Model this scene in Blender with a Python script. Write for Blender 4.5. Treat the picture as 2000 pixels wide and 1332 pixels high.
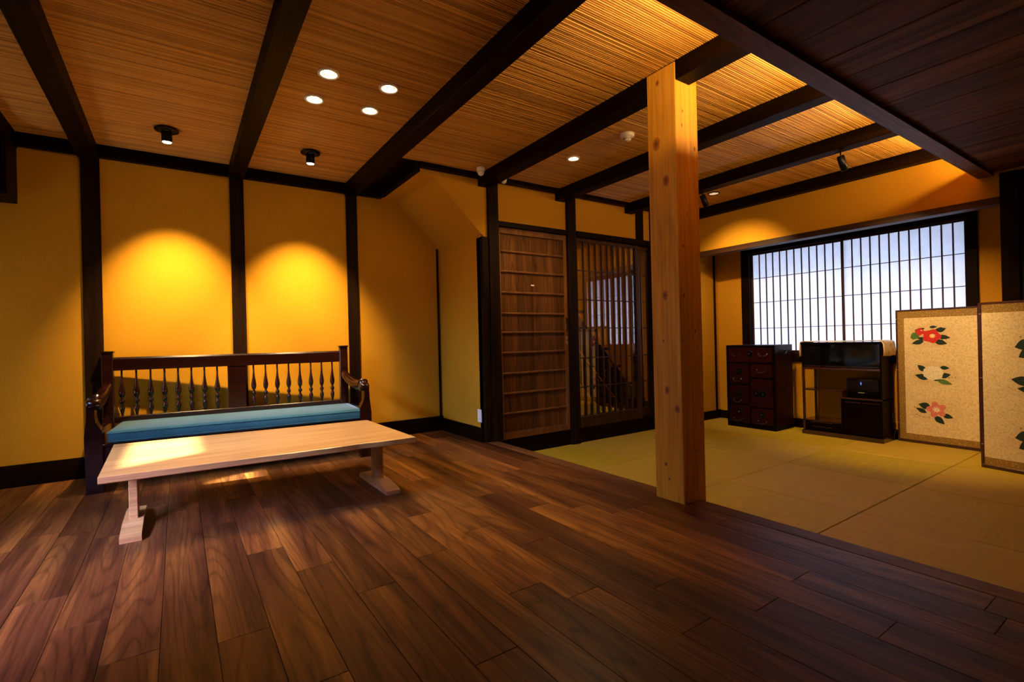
import bpy, bmesh, math, random
from mathutils import Vector, Matrix
rnd = random.Random(7)
for o in list(bpy.data.objects): bpy.data.objects.remove(o)
SC = bpy.context.scene
COL = SC.collection

# ---------------------------------------------------------------- camera, world, sun, exposure
cam = bpy.data.cameras.new('camera'); camo = bpy.data.objects.new('camera', cam); COL.objects.link(camo)
cam.sensor_width = 36.0; cam.lens = 962.5 / 2000 * 36; cam.clip_start = .05
yaw, pit, rol = .5962, -.0004, -.0240
f = Vector((math.sin(yaw)*math.cos(pit), math.cos(yaw)*math.cos(pit), math.sin(pit)))
ri = Vector((math.cos(yaw), -math.sin(yaw), 0)); up = ri.cross(f)
r2 = math.cos(rol)*ri + math.sin(rol)*up; u2 = -math.sin(rol)*ri + math.cos(rol)*up
camo.matrix_world = Matrix(((r2.x, u2.x, -f.x, 0), (r2.y, u2.y, -f.y, 0), (r2.z, u2.z, -f.z, .92), (0, 0, 0, 1)))
SC.camera = camo
w = bpy.data.worlds.new('sky'); SC.world = w; w.use_nodes = True
w.node_tree.nodes['Background'].inputs[0].default_value = (.55, .68, 1, 1)
w.node_tree.nodes['Background'].inputs[1].default_value = 1.6
SC.view_settings.view_transform = 'Standard'; SC.view_settings.look = 'None'
SC.view_settings.gamma = 1; SC.view_settings.use_curve_mapping = False
SC.view_settings.exposure = -0.15
WARM = (1, .66, .30)

def lamp(name, kind, loc, target=None, power=10, color=WARM, **k):
    l = bpy.data.lights.new(name, kind); l.energy = power; l.color = color
    for a, b in k.items(): setattr(l, a, b)
    o = bpy.data.objects.new(name, l); COL.objects.link(o); o.location = loc
    if target is not None:
        o.rotation_euler = (Vector(target)-Vector(loc)).to_track_quat('-Z', 'Y').to_euler()
    return o
SUN_DIR = Vector((.39, .17, -.36)).normalized()
lamp('sun', 'SUN', (-6, 0, 6), Vector((-6, 0, 6))+SUN_DIR, 42, (1, .93, .84), angle=math.radians(1.5))
# daylight falling in through the high opening of the left wall and through the paper window
lamp('left_opening_daylight', 'AREA', (-2.12, 2.6, 2.16), (.25, 3.45, .3), 38, (.36, .54, 1.0), shape='RECTANGLE', size=.9, size_y=.5, spread=math.radians(56))
lamp('floor_sheen_fill', 'AREA', (-2.10, 1.2, 1.6), (-.7, 2.7, 0), 34, (.50, .40, 1.0), shape="RECTANGLE", size=.9, size_y=.7, spread=math.radians(44))  # added cool fill lamp for the purple sheen on the left floor
lamp('left_window_daylight', 'AREA', (-2.5, 4.0, .8), (-1.9, 4.0, .65), 2.5, (.62, .62, 1.0), shape='RECTANGLE', size=1.3, size_y=1.0)
lamp('window_daylight', 'AREA', (6.75, 2.5, .95), (5.9, 2.5, 1.05), 68, (.66, .72, 1.0), shape='RECTANGLE', size=2.6, size_y=1.5)

# ---------------------------------------------------------------- materials
def mat(name): 
    m = bpy.data.materials.new(name); m.use_nodes = True
    nt = m.node_tree; b = nt.nodes['Principled BSDF']; return m, nt, b
def N(nt, t, **k):
    n = nt.nodes.new(t)
    for a, b in k.items():
        if a in n.inputs.keys(): n.inputs[a].default_value = b
        else: setattr(n, a, b)
    return n
def L(nt, a, b): nt.links.new(a, b)
def ramp(nt, fac, stops):
    r = nt.nodes.new('ShaderNodeValToRGB'); e = r.color_ramp.elements
    while len(e) < len(stops): e.new(.5)
    for i, (p, c) in enumerate(stops): e[i].position = p; e[i].color = (*c, 1)
    L(nt, fac, r.inputs[0]); return r.outputs[0]
def coords(nt, scale=(1, 1, 1), obj=True, rand=0.0):
    t = nt.nodes.new('ShaderNodeTexCoord'); mp = nt.nodes.new('ShaderNodeMapping'); mp.inputs['Scale'].default_value = scale
    src = t.outputs['Object']
    if rand:
        oi = nt.nodes.new('ShaderNodeObjectInfo'); v = nt.nodes.new('ShaderNodeVectorMath'); v.operation = 'SCALE'
        cmb = nt.nodes.new('ShaderNodeCombineXYZ')
        for i in range(3): L(nt, oi.outputs['Random'], cmb.inputs[i])
        L(nt, cmb.outputs[0], v.inputs[0]); v.inputs['Scale'].default_value = rand
        ad = nt.nodes.new('ShaderNodeVectorMath'); L(nt, src, ad.inputs[0]); L(nt, v.outputs[0], ad.inputs[1]); src = ad.outputs[0]
    L(nt, src, mp.inputs[0]); return mp.outputs[0]
def mix(nt, fac, a, b, mode='MIX'):
    m = nt.nodes.new('ShaderNodeMix'); m.data_type = 'RGBA'; m.blend_type = mode
    for s, v in ((m.inputs[0], fac), (m.inputs[6], a), (m.inputs[7], b)):
        if hasattr(v, 'links') or isinstance(v, bpy.types.NodeSocket): L(nt, v, s)
        else: s.default_value = v if isinstance(v, (int, float)) else (*v, 1)
    return m.outputs[2]
def bump(nt, b, h, strength=.2, dist=.002):
    n = nt.nodes.new('ShaderNodeBump'); n.inputs['Strength'].default_value = strength; n.inputs['Distance'].default_value = dist
    L(nt, h, n.inputs['Height']); L(nt, n.outputs[0], b.inputs['Normal'])

def wood(name, dark, mid, light, axis=1, rough=.4, scale=9, rand=7.0, cathedral=.6, coat=0, bstr=.1, tint=.0, spec=.5, rings=95):
    """long grain along axis: stretched noise plus distorted growth rings"""
    m, nt, b = mat(name)
    s = [scale*1.0]*3; s[axis] = scale*.07
    c = coords(nt, tuple(s), rand=rand)
    n1 = N(nt, 'ShaderNodeTexNoise', Scale=1.0, Detail=5.0, Roughness=.6, Distortion=.3); L(nt, c, n1.inputs['Vector'])
    s2 = [scale*1.0]*3; s2[axis] = scale*.075
    c2 = coords(nt, tuple(s2), rand=rand)
    n2 = N(nt, 'ShaderNodeTexNoise', Scale=.55, Detail=1.5, Roughness=.4); L(nt, c2, n2.inputs['Vector'])
    mm = nt.nodes.new('ShaderNodeMath'); mm.operation = 'MULTIPLY'; L(nt, n2.outputs[0], mm.inputs[0]); mm.inputs[1].default_value = rings
    si = nt.nodes.new('ShaderNodeMath'); si.operation = 'SINE'; L(nt, mm.outputs[0], si.inputs[0])
    s3 = [scale*14]*3; s3[axis] = scale*.5
    c3 = coords(nt, tuple(s3), rand=rand)
    n3 = N(nt, 'ShaderNodeTexNoise', Scale=1.0, Detail=2.0); L(nt, c3, n3.inputs['Vector'])
    base = ramp(nt, n1.outputs[0], [(.32, dark), (.5, mid), (.68, light)])
    ringf = ramp(nt, si.outputs[0], [(.0, (1, 1, 1)), (.75, (.88, .86, .84)), (1, (1-cathedral*.55,)*3)])
    col = mix(nt, 1.0, base, ringf, 'MULTIPLY')
    fine = ramp(nt, n3.outputs[0], [(.3, (.82, .80, .78)), (.65, (1.06, 1.06, 1.06))])
    col = mix(nt, 1.0, col, fine, 'MULTIPLY')
    if tint:
        oi = nt.nodes.new('ShaderNodeObjectInfo')
        t = ramp(nt, oi.outputs['Random'], [(0, (1-tint, 1-tint*1.05, 1-tint*1.1)), (.5, (1, 1, 1)), (1, (1+tint, 1+tint*.9, 1+tint*.7))])
        col = mix(nt, 1.0, col, t, 'MULTIPLY')
    L(nt, col, b.inputs['Base Color'])
    rr = ramp(nt, n3.outputs[0], [(.3, (rough*1.15,)*3), (.7, (rough*.9,)*3)]); L(nt, rr, b.inputs['Roughness'])
    b.inputs['Coat Weight'].default_value = coat; b.inputs['Coat Roughness'].default_value = .15
    b.inputs['Specular IOR Level'].default_value = spec
    bump(nt, b, n3.outputs[0], bstr, .001)
    return m
def plain(name, c, rough=.5, metal=0, noise=.0, scale=60, bstr=0, coat=0, emit=None, espow=0, spec=.5, sheen=0):
    m, nt, b = mat(name)
    b.inputs['Roughness'].default_value = rough; b.inputs['Metallic'].default_value = metal; b.inputs['Coat Weight'].default_value = coat
    b.inputs['Specular IOR Level'].default_value = spec
    if sheen: b.inputs['Sheen Weight'].default_value = sheen
    cc = coords(nt, (scale,)*3); n = N(nt, 'ShaderNodeTexNoise', Scale=1.0, Detail=4.0); L(nt, cc, n.inputs['Vector'])
    lo = tuple(x*(1-noise) for x in c); hi = tuple(min(1, x*(1+noise)) for x in c)
    L(nt, ramp(nt, n.outputs[0], [(.3, lo), (.7, hi)]), b.inputs['Base Color'])
    if bstr: bump(nt, b, n.outputs[0], bstr, .003)
    if emit: b.inputs['Emission Color'].default_value = (*emit, 1); b.inputs['Emission Strength'].default_value = espow
    return m
M = {}
M['floor'] = wood('walnut_floor', (.042, .014, .006), (.120, .044, .012), (.27, .112, .022), 1, .40, 9, 9, .75, .0, .15, .30, .14, 130)
M['dark'] = wood('stained_dark_wood', (.004, .0015, .0007), (.007, .0028, .001), (.013, .005, .0015), 1, .48, 12, 3, .3, 0, .3, 0, .05)
M['darkx'] = wood('stained_dark_wood_cross', (.004, .0015, .0007), (.007, .0028, .001), (.013, .005, .0015), 0, .48, 12, 3, .3, 0, .3, 0, .05)
M['darkz'] = wood('stained_dark_wood_post', (.008, .003, .0015), (.014, .006, .002), (.024, .011, .003), 2, .5, 12, 3, .3, 0, .3, 0, .05)
M['brownx'] = wood('brown_cross_beam_wood', (.085, .030, .013), (.14, .052, .022), (.21, .082, .034), 0, .5, 12, 3, .6, 0, .4, 0, .25)
M['browny'] = wood('brown_lintel_wood', (.03, .012, .006), (.05, .02, .009), (.075, .03, .014), 1, .45, 12, 3, .5, 0, .3, 0, .15)
M['darkceil'] = wood('dark_ceiling_board', (.070, .021, .005), (.13, .043, .009), (.23, .082, .015), 1, .6, 8, 9, .7, 0, .5, .2, .12)
M['pine'] = wood('knotty_pine', (.76, .36, .022), (.82, .42, .032), (.87, .47, .052), 2, .45, 5, 3, .12, 0, .08, 0, .3)
M['oak'] = wood('oak_table', (.46, .25, .075), (.56, .315, .10), (.64, .38, .135), 0, .36, 8, 5, .22, .15, .08, .06)
M['door'] = wood('cedar_door_board', (.060, .022, .0035), (.110, .041, .007), (.18, .070, .013), 2, .55, 10, 9, .8, 0, .4, .12, .12)
M['door1y'] = wood('brown_threshold_wood', (.07, .030, .010), (.12, .052, .018), (.18, .08, .028), 1, .45, 10, 9, .4, 0, .2, 0, .1)
M['doorframe'] = wood('cedar_door_frame', (.12, .046, .009), (.165, .064, .013), (.21, .082, .018), 2, .5, 10, 9, .3, 0, .2, .08, .2)
M['lattice'] = wood('lattice_wood', (.026, .009, .003), (.045, .016, .006), (.070, .026, .009), 2, .45, 12, 9, .3, 0, .2, 0, .2)
M['mahogany'] = wood('lacquered_mahogany', (.010, .002, .0012), (.018, .0035, .002), (.030, .006, .003), 0, .2, 8, 3, .3, .3, .03, 0, .35)
M['tansu'] = wood('red_lacquer_chest', (.012, .0015, .0015), (.020, .0025, .002), (.030, .004, .003), 1, .36, 8, 3, .3, .0, .03, 0, .08)
M['blackwood'] = wood('black_lacquer_cabinet', (.003, .0015, .0015), (.005, .002, .002), (.008, .003, .003), 1, .25, 8, 3, .3, .0, .02, 0, .03)
M['edge'] = wood('dark_red_lacquer_edge', (.022, .006, .004), (.035, .010, .006), (.05, .015, .009), 1, .2, 8, 3, .3, .4, .02)
M['iron'] = plain('black_iron', (.012, .012, .013), .3, .8, .3, 200, .2)
M['black'] = plain('black_plastic', (.006, .006, .007), .3, 0, .1, 80)
M['gloss'] = plain('black_glass_panel', (.002, .002, .003), .05, 0, .1, 80, 0, 0, spec=.5)
M['white'] = plain('white_plastic', (.84, .78, .70), .4, 0, .03, 80)
M['grey'] = plain('grey_slot', (.05, .045, .04), .5, 0, .1, 80)
M['steel'] = plain('brushed_steel', (.55, .52, .47), .3, 1, .1, 200)
M['lampon'] = plain('lit_lamp_face', (1, .9, .7), .5, emit=(1, .80, .50), espow=60)
M['reflector'] = plain('lamp_reflector', (.85, .8, .7), .25, .6, 0, 50, emit=(1, .72, .38), espow=3.0)
M['lampdim'] = plain('dim_lamp_face', (.8, .7, .6), .5, emit=(1, .68, .42), espow=.75)
M['blue_led'] = plain('blue_led', (.1, .3, 1), .5, emit=(.10, .32, 1), espow=1.6)
M['labelgrey'] = plain('label_print', (.45, .45, .43), .5)
M['paperlabel'] = plain('paper_label', (.8, .72, .6), .6, 0, .05, 300)
M['ink'] = plain('ink', (.03, .022, .015), .7)
M['cloth'] = None
M['frame_red'] = plain('dark_red_screen_frame', (.055, .014, .010), .3, 0, .2, 40)
M['cord'] = plain('black_cable', (.01, .008, .007), .5)

def plaster():
    m, nt, b = mat('ochre_plaster'); b.inputs['Roughness'].default_value = .85; b.inputs['Specular IOR Level'].default_value = .2
    c = coords(nt, (1, 1, 1)); n = N(nt, 'ShaderNodeTexNoise', Scale=90.0, Detail=6.0, Roughness=.7); L(nt, c, n.inputs['Vector'])
    n2 = N(nt, 'ShaderNodeTexNoise', Scale=2.2, Detail=3.0); L(nt, c, n2.inputs['Vector'])
    a = ramp(nt, n.outputs[0], [(.35, (.50, .235, .008)), (.65, (.56, .265, .010))])
    b2 = ramp(nt, n2.outputs[0], [(.3, (.94, .94, .93)), (.7, (1.04, 1.04, 1.04))])
    L(nt, mix(nt, 1.0, a, b2, 'MULTIPLY'), b.inputs['Base Color']); bump(nt, b, n.outputs[0], .15, .002); return m
M['plaster'] = plaster()
def tatami(axis, lo, hi):
    m, nt, b = mat('tatami_rush_%s' % 'xy'[axis]); b.inputs['Roughness'].default_value = .62; b.inputs['Specular IOR Level'].default_value = .35
    c = coords(nt, (1, 1, 1), rand=5.0)
    wv = N(nt, 'ShaderNodeTexWave', Scale=34.0, Distortion=.4, Detail=1.0); wv.bands_direction = 'XY'[axis]; L(nt, c, wv.inputs['Vector'])
    s = [30, 30, 30]; s[1-axis] = 2
    c2 = coords(nt, tuple(s), rand=5.0); n = N(nt, 'ShaderNodeTexNoise', Scale=3.0, Detail=3.0); L(nt, c2, n.inputs['Vector'])
    a = ramp(nt, n.outputs[0], [(.3, lo), (.7, hi)])
    a = mix(nt, 1.0, a, ramp(nt, wv.outputs[0], [(0, (.86, .86, .84)), (.5, (1, 1, 1))]), 'MULTIPLY')
    oi = nt.nodes.new('ShaderNodeObjectInfo')
    a = mix(nt, 1.0, a, ramp(nt, oi.outputs['Random'], [(0, (.9, .92, .82)), (.5, (1, 1, .95)), (1, (1.05, .98, 1.1))]), 'MULTIPLY')
    L(nt, a, b.inputs['Base Color']); bump(nt, b, wv.outputs[0], .4, .0015); return m
M['tatx'] = tatami(0, (.43, .290, .024), (.53, .365, .036)); M['taty'] = tatami(1, (.42, .295, .010), (.52, .365, .016))
def reed():
    m, nt, b = mat('reed_matting'); b.inputs['Roughness'].default_value = .5
    at = nt.nodes.new('ShaderNodeAttribute'); at.attribute_name = 'tone'
    c = coords(nt, (1.2, 60, 1)); n = N(nt, 'ShaderNodeTexNoise', Scale=1.6, Detail=3.0); L(nt, c, n.inputs['Vector'])
    a = ramp(nt, at.outputs['Fac'], [(0, (.34, .155, .024)), (.4, (.64, .32, .050)), (1, (.80, .43, .085))])
    a = mix(nt, 1.0, a, ramp(nt, n.outputs[0], [(.3, (.78, .75, .70)), (.6, (1.05, 1.05, 1.05))]), 'MULTIPLY')
    L(nt, a, b.inputs['Base Color']); return m
M['reed'] = reed()
def fabric():
    m, nt, b = mat('teal_velvet'); b.inputs['Roughness'].default_value = .85; b.inputs['Sheen Weight'].default_value = .5; b.inputs['Sheen Roughness'].default_value = .4
    c = coords(nt, (1, 1, 1)); n = N(nt, 'ShaderNodeTexNoise', Scale=5.0, Detail=5.0, Roughness=.6); L(nt, c, n.inputs['Vector'])
    L(nt, ramp(nt, n.outputs[0], [(.3, (.008, .082, .100)), (.7, (.020, .125, .145))]), b.inputs['Base Color'])
    n2 = N(nt, 'ShaderNodeTexNoise', Scale=350.0); L(nt, c, n2.inputs['Vector']); bump(nt, b, n2.outputs[0], .3, .001); return m
M['fabric'] = fabric()
def washi():
    m = bpy.data.materials.new('shoji_paper'); m.use_nodes = True; nt = m.node_tree; nt.nodes.clear()
    o = nt.nodes.new('ShaderNodeOutputMaterial'); t = nt.nodes.new('ShaderNodeBsdfTranslucent'); d = nt.nodes.new('ShaderNodeBsdfDiffuse')
    c = coords(nt, (1, 1, 1)); n = N(nt, 'ShaderNodeTexNoise', Scale=14.0, Detail=6.0, Roughness=.7); L(nt, c, n.inputs['Vector'])
    col = ramp(nt, n.outputs[0], [(.3, (.78, .79, .80)), (.7, (.86, .87, .88))]); L(nt, col, t.inputs[0]); L(nt, col, d.inputs[0])
    mx = nt.nodes.new('ShaderNodeMixShader'); mx.inputs[0].default_value = .3; L(nt, t.outputs[0], mx.inputs[1]); L(nt, d.outputs[0], mx.inputs[2]); L(nt, mx.outputs[0], o.inputs[0]); return m
M['paper'] = washi()
def glass():
    m = bpy.data.materials.new('thin_glass'); m.use_nodes = True; nt = m.node_tree; nt.nodes.clear()
    o = nt.nodes.new('ShaderNodeOutputMaterial'); t = nt.nodes.new('ShaderNodeBsdfTransparent'); g = nt.nodes.new('ShaderNodeBsdfGlossy'); g.inputs['Roughness'].default_value = .0
    c = coords(nt, (1, 1, 1)); n = N(nt, 'ShaderNodeTexNoise', Scale=3.0); L(nt, c, n.inputs['Vector'])
    L(nt, ramp(nt, n.outputs[0], [(0, (.90, .92, .90)), (1, (.95, .96, .94))]), t.inputs[0])
    lw = nt.nodes.new('ShaderNodeLayerWeight'); lw.inputs[0].default_value = .5; fr = nt.nodes.new('ShaderNodeMapRange'); L(nt, lw.outputs['Facing'], fr.inputs[0]); fr.inputs[3].default_value = .07; fr.inputs[4].default_value = .55
    mx = nt.nodes.new('ShaderNodeMixShader'); L(nt, fr.outputs[0], mx.inputs[0]); L(nt, t.outputs[0], mx.inputs[1]); L(nt, g.outputs[0], mx.inputs[2]); L(nt, mx.outputs[0], o.inputs[0]); return m
M['glass'] = glass()
def brocade(name, a, b_, sc):
    m, nt, b = mat(name); b.inputs['Roughness'].default_value = .55
    c = coords(nt, (1, 1, 1)); v = N(nt, 'ShaderNodeTexVoronoi', Scale=sc); L(nt, c, v.inputs['Vector'])
    L(nt, ramp(nt, v.outputs[0], [(.15, b_), (.35, a)]), b.inputs['Base Color']); return m
M['brocade'] = brocade('gold_brocade_border', (.30, .17, .022), (.60, .44, .14), 75)
M['cloth'] = brocade('cream_gold_cloth', (.66, .52, .34), (.50, .27, .09), 14)
def goldpaper():
    m, nt, b = mat('flecked_gold_paper'); b.inputs['Roughness'].default_value = .6
    c = coords(nt, (1, 1, 1)); n = N(nt, 'ShaderNodeTexNoise', Scale=90.0, Detail=3.0, Roughness=.7); L(nt, c, n.inputs['Vector'])
    L(nt, ramp(nt, n.outputs[0], [(.36, (.62, .45, .19)), (.5, (.80, .62, .33)), (.7, (.86, .69, .40))]), b.inputs['Base Color']); return m
M['goldpaper'] = goldpaper()
for k, c in dict(paint_red=(.62, .018, .010), paint_white=(.82, .72, .52), paint_pink=(.72, .20, .15), paint_leaf=(.006, .026, .013), paint_leaf_light=(.09, .20, .03),
                 paint_yellow=(.75, .55, .2), paint_slip=(.74, .55, .28), paint_crimson=(.40, .01, .03)).items():
    M[k] = plain(k, c, .7, 0, .15, 60)

# ---------------------------------------------------------------- geometry helpers
class MB:
    def __init__(s): s.v = []; s.f = []; s.m = []; s.sm = []
    def add(s, vs, fs, mi=0, smooth=False):
        k = len(s.v); s.v += [tuple(v) for v in vs]; s.f += [tuple(i+k for i in f_) for f_ in fs]; s.m += [mi]*len(fs); s.sm += [smooth]*len(fs); return s
    def box(s, x0, x1, y0, y1, z0, z1, mi=0):
        return s.add([(x0, y0, z0), (x1, y0, z0), (x1, y1, z0), (x0, y1, z0), (x0, y0, z1), (x1, y0, z1), (x1, y1, z1), (x0, y1, z1)],
                     [(3, 2, 1, 0), (4, 5, 6, 7), (0, 1, 5, 4), (1, 2, 6, 5), (2, 3, 7, 6), (3, 0, 4, 7)], mi)
    def bbox(s, x0, x1, y0, y1, z0, z1, c=.003, mi=0):
        """box with chamfered edges"""
        bm = bmesh.new(); bmesh.ops.create_cube(bm, size=1)
        for v in bm.verts: v.co = Vector(((x0+x1)/2+v.co.x*(x1-x0), (y0+y1)/2+v.co.y*(y1-y0), (z0+z1)/2+v.co.z*(z1-z0)))
        bmesh.ops.bevel(bm, geom=list(bm.edges), offset=c, segments=1, affect='EDGES')
        bm.verts.index_update(); s.add([v.co for v in bm.verts], [[v.index for v in f_.verts] for f_ in bm.faces], mi); bm.free(); return s
    def prism(s, pts, a0, a1, axis='y', mi=0, smooth=False):
        """polygon in the plane normal to axis, extruded from a0 to a1; pts: x,z for y / y,z for x / x,y for z"""
        def P(p, a): return {'y': (p[0], a, p[1]), 'x': (a, p[0], p[1]), 'z': (p[0], p[1], a)}[axis]
        n = len(pts); s.add([P(p, a0) for p in pts]+[P(p, a1) for p in pts], [tuple(range(n)), tuple(reversed(range(n, 2*n)))], mi)
        k = len(s.v)-2*n
        s.f += [(k+i, k+n+i, k+n+(i+1) % n, k+(i+1) % n) for i in range(n)]; s.m += [mi]*n; s.sm += [smooth]*n; return s
    def lathe(s, prof, seg=16, o=(0, 0, 0), d=(0, 0, 1), mi=0, smooth=True, caps=True):
        """prof: list of (radius, height) along d from o"""
        q = Vector(d).to_track_quat('Z', 'Y'); vs = []; fs = []
        for r, h in prof:
            for i in range(seg):
                a = 2*math.pi*i/seg; vs.append(Vector(o)+q @ Vector((r*math.cos(a), r*math.sin(a), h)))
        for j in range(len(prof)-1):
            for i in range(seg): fs.append((j*seg+i, j*seg+(i+1) % seg, (j+1)*seg+(i+1) % seg, (j+1)*seg+i))
        s.add(vs, fs, mi, smooth)
        if caps:
            k = len(s.v)-len(vs)
            s.f += [tuple(k+i for i in reversed(range(seg))), tuple(k+(len(prof)-1)*seg+i for i in range(seg))]; s.m += [mi]*2; s.sm += [False]*2
        return s
    def tube(s, pts, r, seg=8, mi=0):
        pts = [Vector(p) for p in pts]; vs = []; fs = []; n = len(pts)
        for j, p in enumerate(pts):
            d = (pts[min(j+1, n-1)]-pts[max(j-1, 0)]).normalized(); q = d.to_track_quat('Z', 'Y')
            rr = r[j] if isinstance(r, (list, tuple)) else r
            for i in range(seg):
                a = 2*math.pi*i/seg; vs.append(p+q @ Vector((rr*math.cos(a), rr*math.sin(a), 0)))
        for j in range(n-1):
            for i in range(seg): fs.append((j*seg+i, j*seg+(i+1) % seg, (j+1)*seg+(i+1) % seg, (j+1)*seg+i))
        k0 = len(s.v); s.add(vs, fs, mi, True)
        s.f += [tuple(k0+i for i in reversed(range(seg))), tuple(k0+(n-1)*seg+i for i in range(seg))]; s.m += [mi]*2; s.sm += [False]*2
        return s
    def mesh(s, name, mats):
        me = bpy.data.meshes.new(name); me.from_pydata(s.v, [], s.f)
        for m_ in (mats if isinstance(mats, (list, tuple)) else [mats]): me.materials.append(m_)
        me.polygons.foreach_set('material_index', s.m); me.polygons.foreach_set('use_smooth', s.sm)
        bm = bmesh.new(); bm.from_mesh(me); bmesh.ops.recalc_face_normals(bm, faces=bm.faces); bm.to_mesh(me); bm.free(); me.update(); return me
    def build(s, name, mats, parent=None):
        o = bpy.data.objects.new(name, s.mesh(name, mats)); COL.objects.link(o)
        if parent is not None: o.parent = parent
        return o
def box(name, b, m, parent=None, c=0):
    """an object whose origin is at the middle of the box base"""
    x0, x1, y0, y1, z0, z1 = b; cx, cy = (x0+x1)/2, (y0+y1)/2
    k = MB(); (k.bbox(x0-cx, x1-cx, y0-cy, y1-cy, 0, z1-z0, c) if c else k.box(x0-cx, x1-cx, y0-cy, y1-cy, 0, z1-z0))
    o = k.build(name, m, parent); o.location = (cx, cy, z0); return o
def struct(name, b, m):
    o = box(name, b, m); o['kind'] = 'structure'; return o
def tag(o, label, cat, group=None):
    o['label'] = label; o['category'] = cat
    if group: o['group'] = group
    return o
def thing(name, label, cat, loc=(0, 0, 0), rz=0, group=None):
    o = bpy.data.objects.new(name, None); COL.objects.link(o); o.location = loc; o.rotation_euler = (0, 0, rz); o.empty_display_size = .1
    return tag(o, label, cat, group)
def root(name):
    o = bpy.data.objects.new(name, None); COL.objects.link(o); o['kind'] = 'structure'; return o
def dup(o, parent=None, loc=None):
    c = o.copy(); COL.objects.link(c)
    if parent is not None: c.parent = parent
    if loc is not None: c.location = loc
    for ch in list(o.children): dup(ch, c)
    return c

# ---------------------------------------------------------------- setting: dimensions
YB = 4.726; YD = 3.879; XN = 2.30; XH = 5.24; XW = 5.954; ZC = 2.43; ZB = 2.33; T = -.162; XL = -1.95; YN = -1.6; ZL = 2.13

# floor: subfloor with walnut planks, threshold and tatami mats as parts
FL = struct('floor', (XL, 2.43, YN, YB+.05, -.2, -.022), M['dark'])
fl0 = Vector(FL.location)
known = {-3: [2.5], -2: [2.2], -1: [1.875], 2: [2.475], 3: [2.17, .9], 4: [1.84], 5: [1.23], 8: [2.115], 9: [1.82], 10: [1.215], 11: [.915], 12: [.62], 14: [1.845], 13: [2.9], 6: [2.75], 7: [1.5], 1: [3.0], 0: [3.4, .8]}
PW = .1487
def plank(x0, x1, y0, y1):
    g = .0007; t = .020 + rnd.uniform(-.0003, .0003); a, b_ = (x1-x0)/2-g, (y1-y0)/2-g; c = .0011
    k = MB(); vs = [(-a, -b_, 0), (a, -b_, 0), (a, b_, 0), (-a, b_, 0), (-a, -b_, t-c), (a, -b_, t-c), (a, b_, t-c), (-a, b_, t-c), (-a+c, -b_+c, t), (a-c, -b_+c, t), (a-c, b_-c, t), (-a+c, b_-c, t)]
    k.add(vs, [(0, 1, 5, 4), (1, 2, 6, 5), (2, 3, 7, 6), (3, 0, 4, 7), (4, 5, 9, 8), (5, 6, 10, 9), (6, 7, 11, 10), (7, 4, 8, 11), (8, 9, 10, 11)])
    o = k.build('plank', M['floor'], FL); o.location = Vector(((x0+x1)/2, (y0+y1)/2, -.0202))-fl0
for n in range(-13, 16):
    x0 = -.0635+PW*n; x1 = x0+PW
    if x0 < XL: continue
    js = list(known.get(n, [rnd.uniform(.9, 2.2)]))
    y = max(js)
    while y < YB-.5: y += rnd.uniform(.75, 1.7); js.append(y)
    y = min(js)
    while y > YN+.5: y -= rnd.uniform(.75, 1.6); js.append(y)
    js = sorted(j for j in js if YN+.3 < j < YB-.3)
    ys = [YN]+js+[YB]
    for a, b_ in zip(ys[:-1], ys[1:]): plank(x0, x1, a, b_)
t_ = box('threshold', (2.3165, 2.418, YN, YD+.06, -.2, .001), M['door1y'], FL, .002); t_.location = Vector(t_.location)-fl0
SUB = struct('floor', (2.43, 6.05, YN, 5.9, -.26, -.20), M['dark'])
sub0 = Vector(SUB.location)
ty = [YD-.863*i for i in range(7)]; tx = [2.502+.863*i for i in range(5)]
for j in range(6):
    for i in range(4):
        x0, x1, y1, y0 = tx[i], tx[i+1], ty[j], max(ty[j+1], YN)
        if i == 0: x0 = 2.42
        if y1 <= YN: continue
        k = MB(); a, b_ = (x1-x0)/2-.0015, (y1-y0)/2-.0015; k.bbox(-a, a, -b_, b_, 0, .038+rnd.uniform(-.0006, .0006), .004)
        o = k.build('tatami_mat', M['tatx'] if (i+j) % 2 else M['taty'], SUB); o.location = Vector(((x0+x1)/2, (y0+y1)/2, -.20))-sub0

# walls
def wallgroup(name, boxes, m=None):
    k = MB()
    for b in boxes: k.box(*b)
    o = k.build(name, m or M['plaster']); o['kind'] = 'structure'; return o
WB = wallgroup('wall_back', [(XL-.1, XN+.07, YB, YB+.08, -.2, 2.6)])
WL = wallgroup('wall_left', [(XL-.1, XL, YN, .75, -.2, 2.6), (XL-.1, XL, 1.65, 2.2, -.2, 2.6), (XL-.1, XL, .75, 1.65, -.2, 1.2), (XL-.1, XL, .75, 1.65, 2.0, 2.6), (XL-.1, XL, 3.08, 3.35, -.2, 2.6), (XL-.1, XL, 4.62, YB, -.2, 2.6), (XL-.1, XL, 3.35, 4.62, -.2, .12), (XL-.1, XL, 3.35, 4.62, 1.15, 2.6), (XL-.1, XL, 2.2, 3.08, -.2, 1.95), (XL-.1, XL, 2.2, 3.08, 2.325, 2.6)], M['darkceil'])  # the opening nearest the front wall is added for the cool fill lamp
WN = wallgroup('wall_front', [(XL-.1, 6.2, YN-.1, YN, -.3, 2.6)], M['darkceil'])
wallgroup('sun_block_plate', [(-2.50, -2.42, -.4, 1.75, 0, 2.9)], M['darkceil'])  # unseen plate added outside to keep the sun out of the fill lamp's opening
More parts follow.
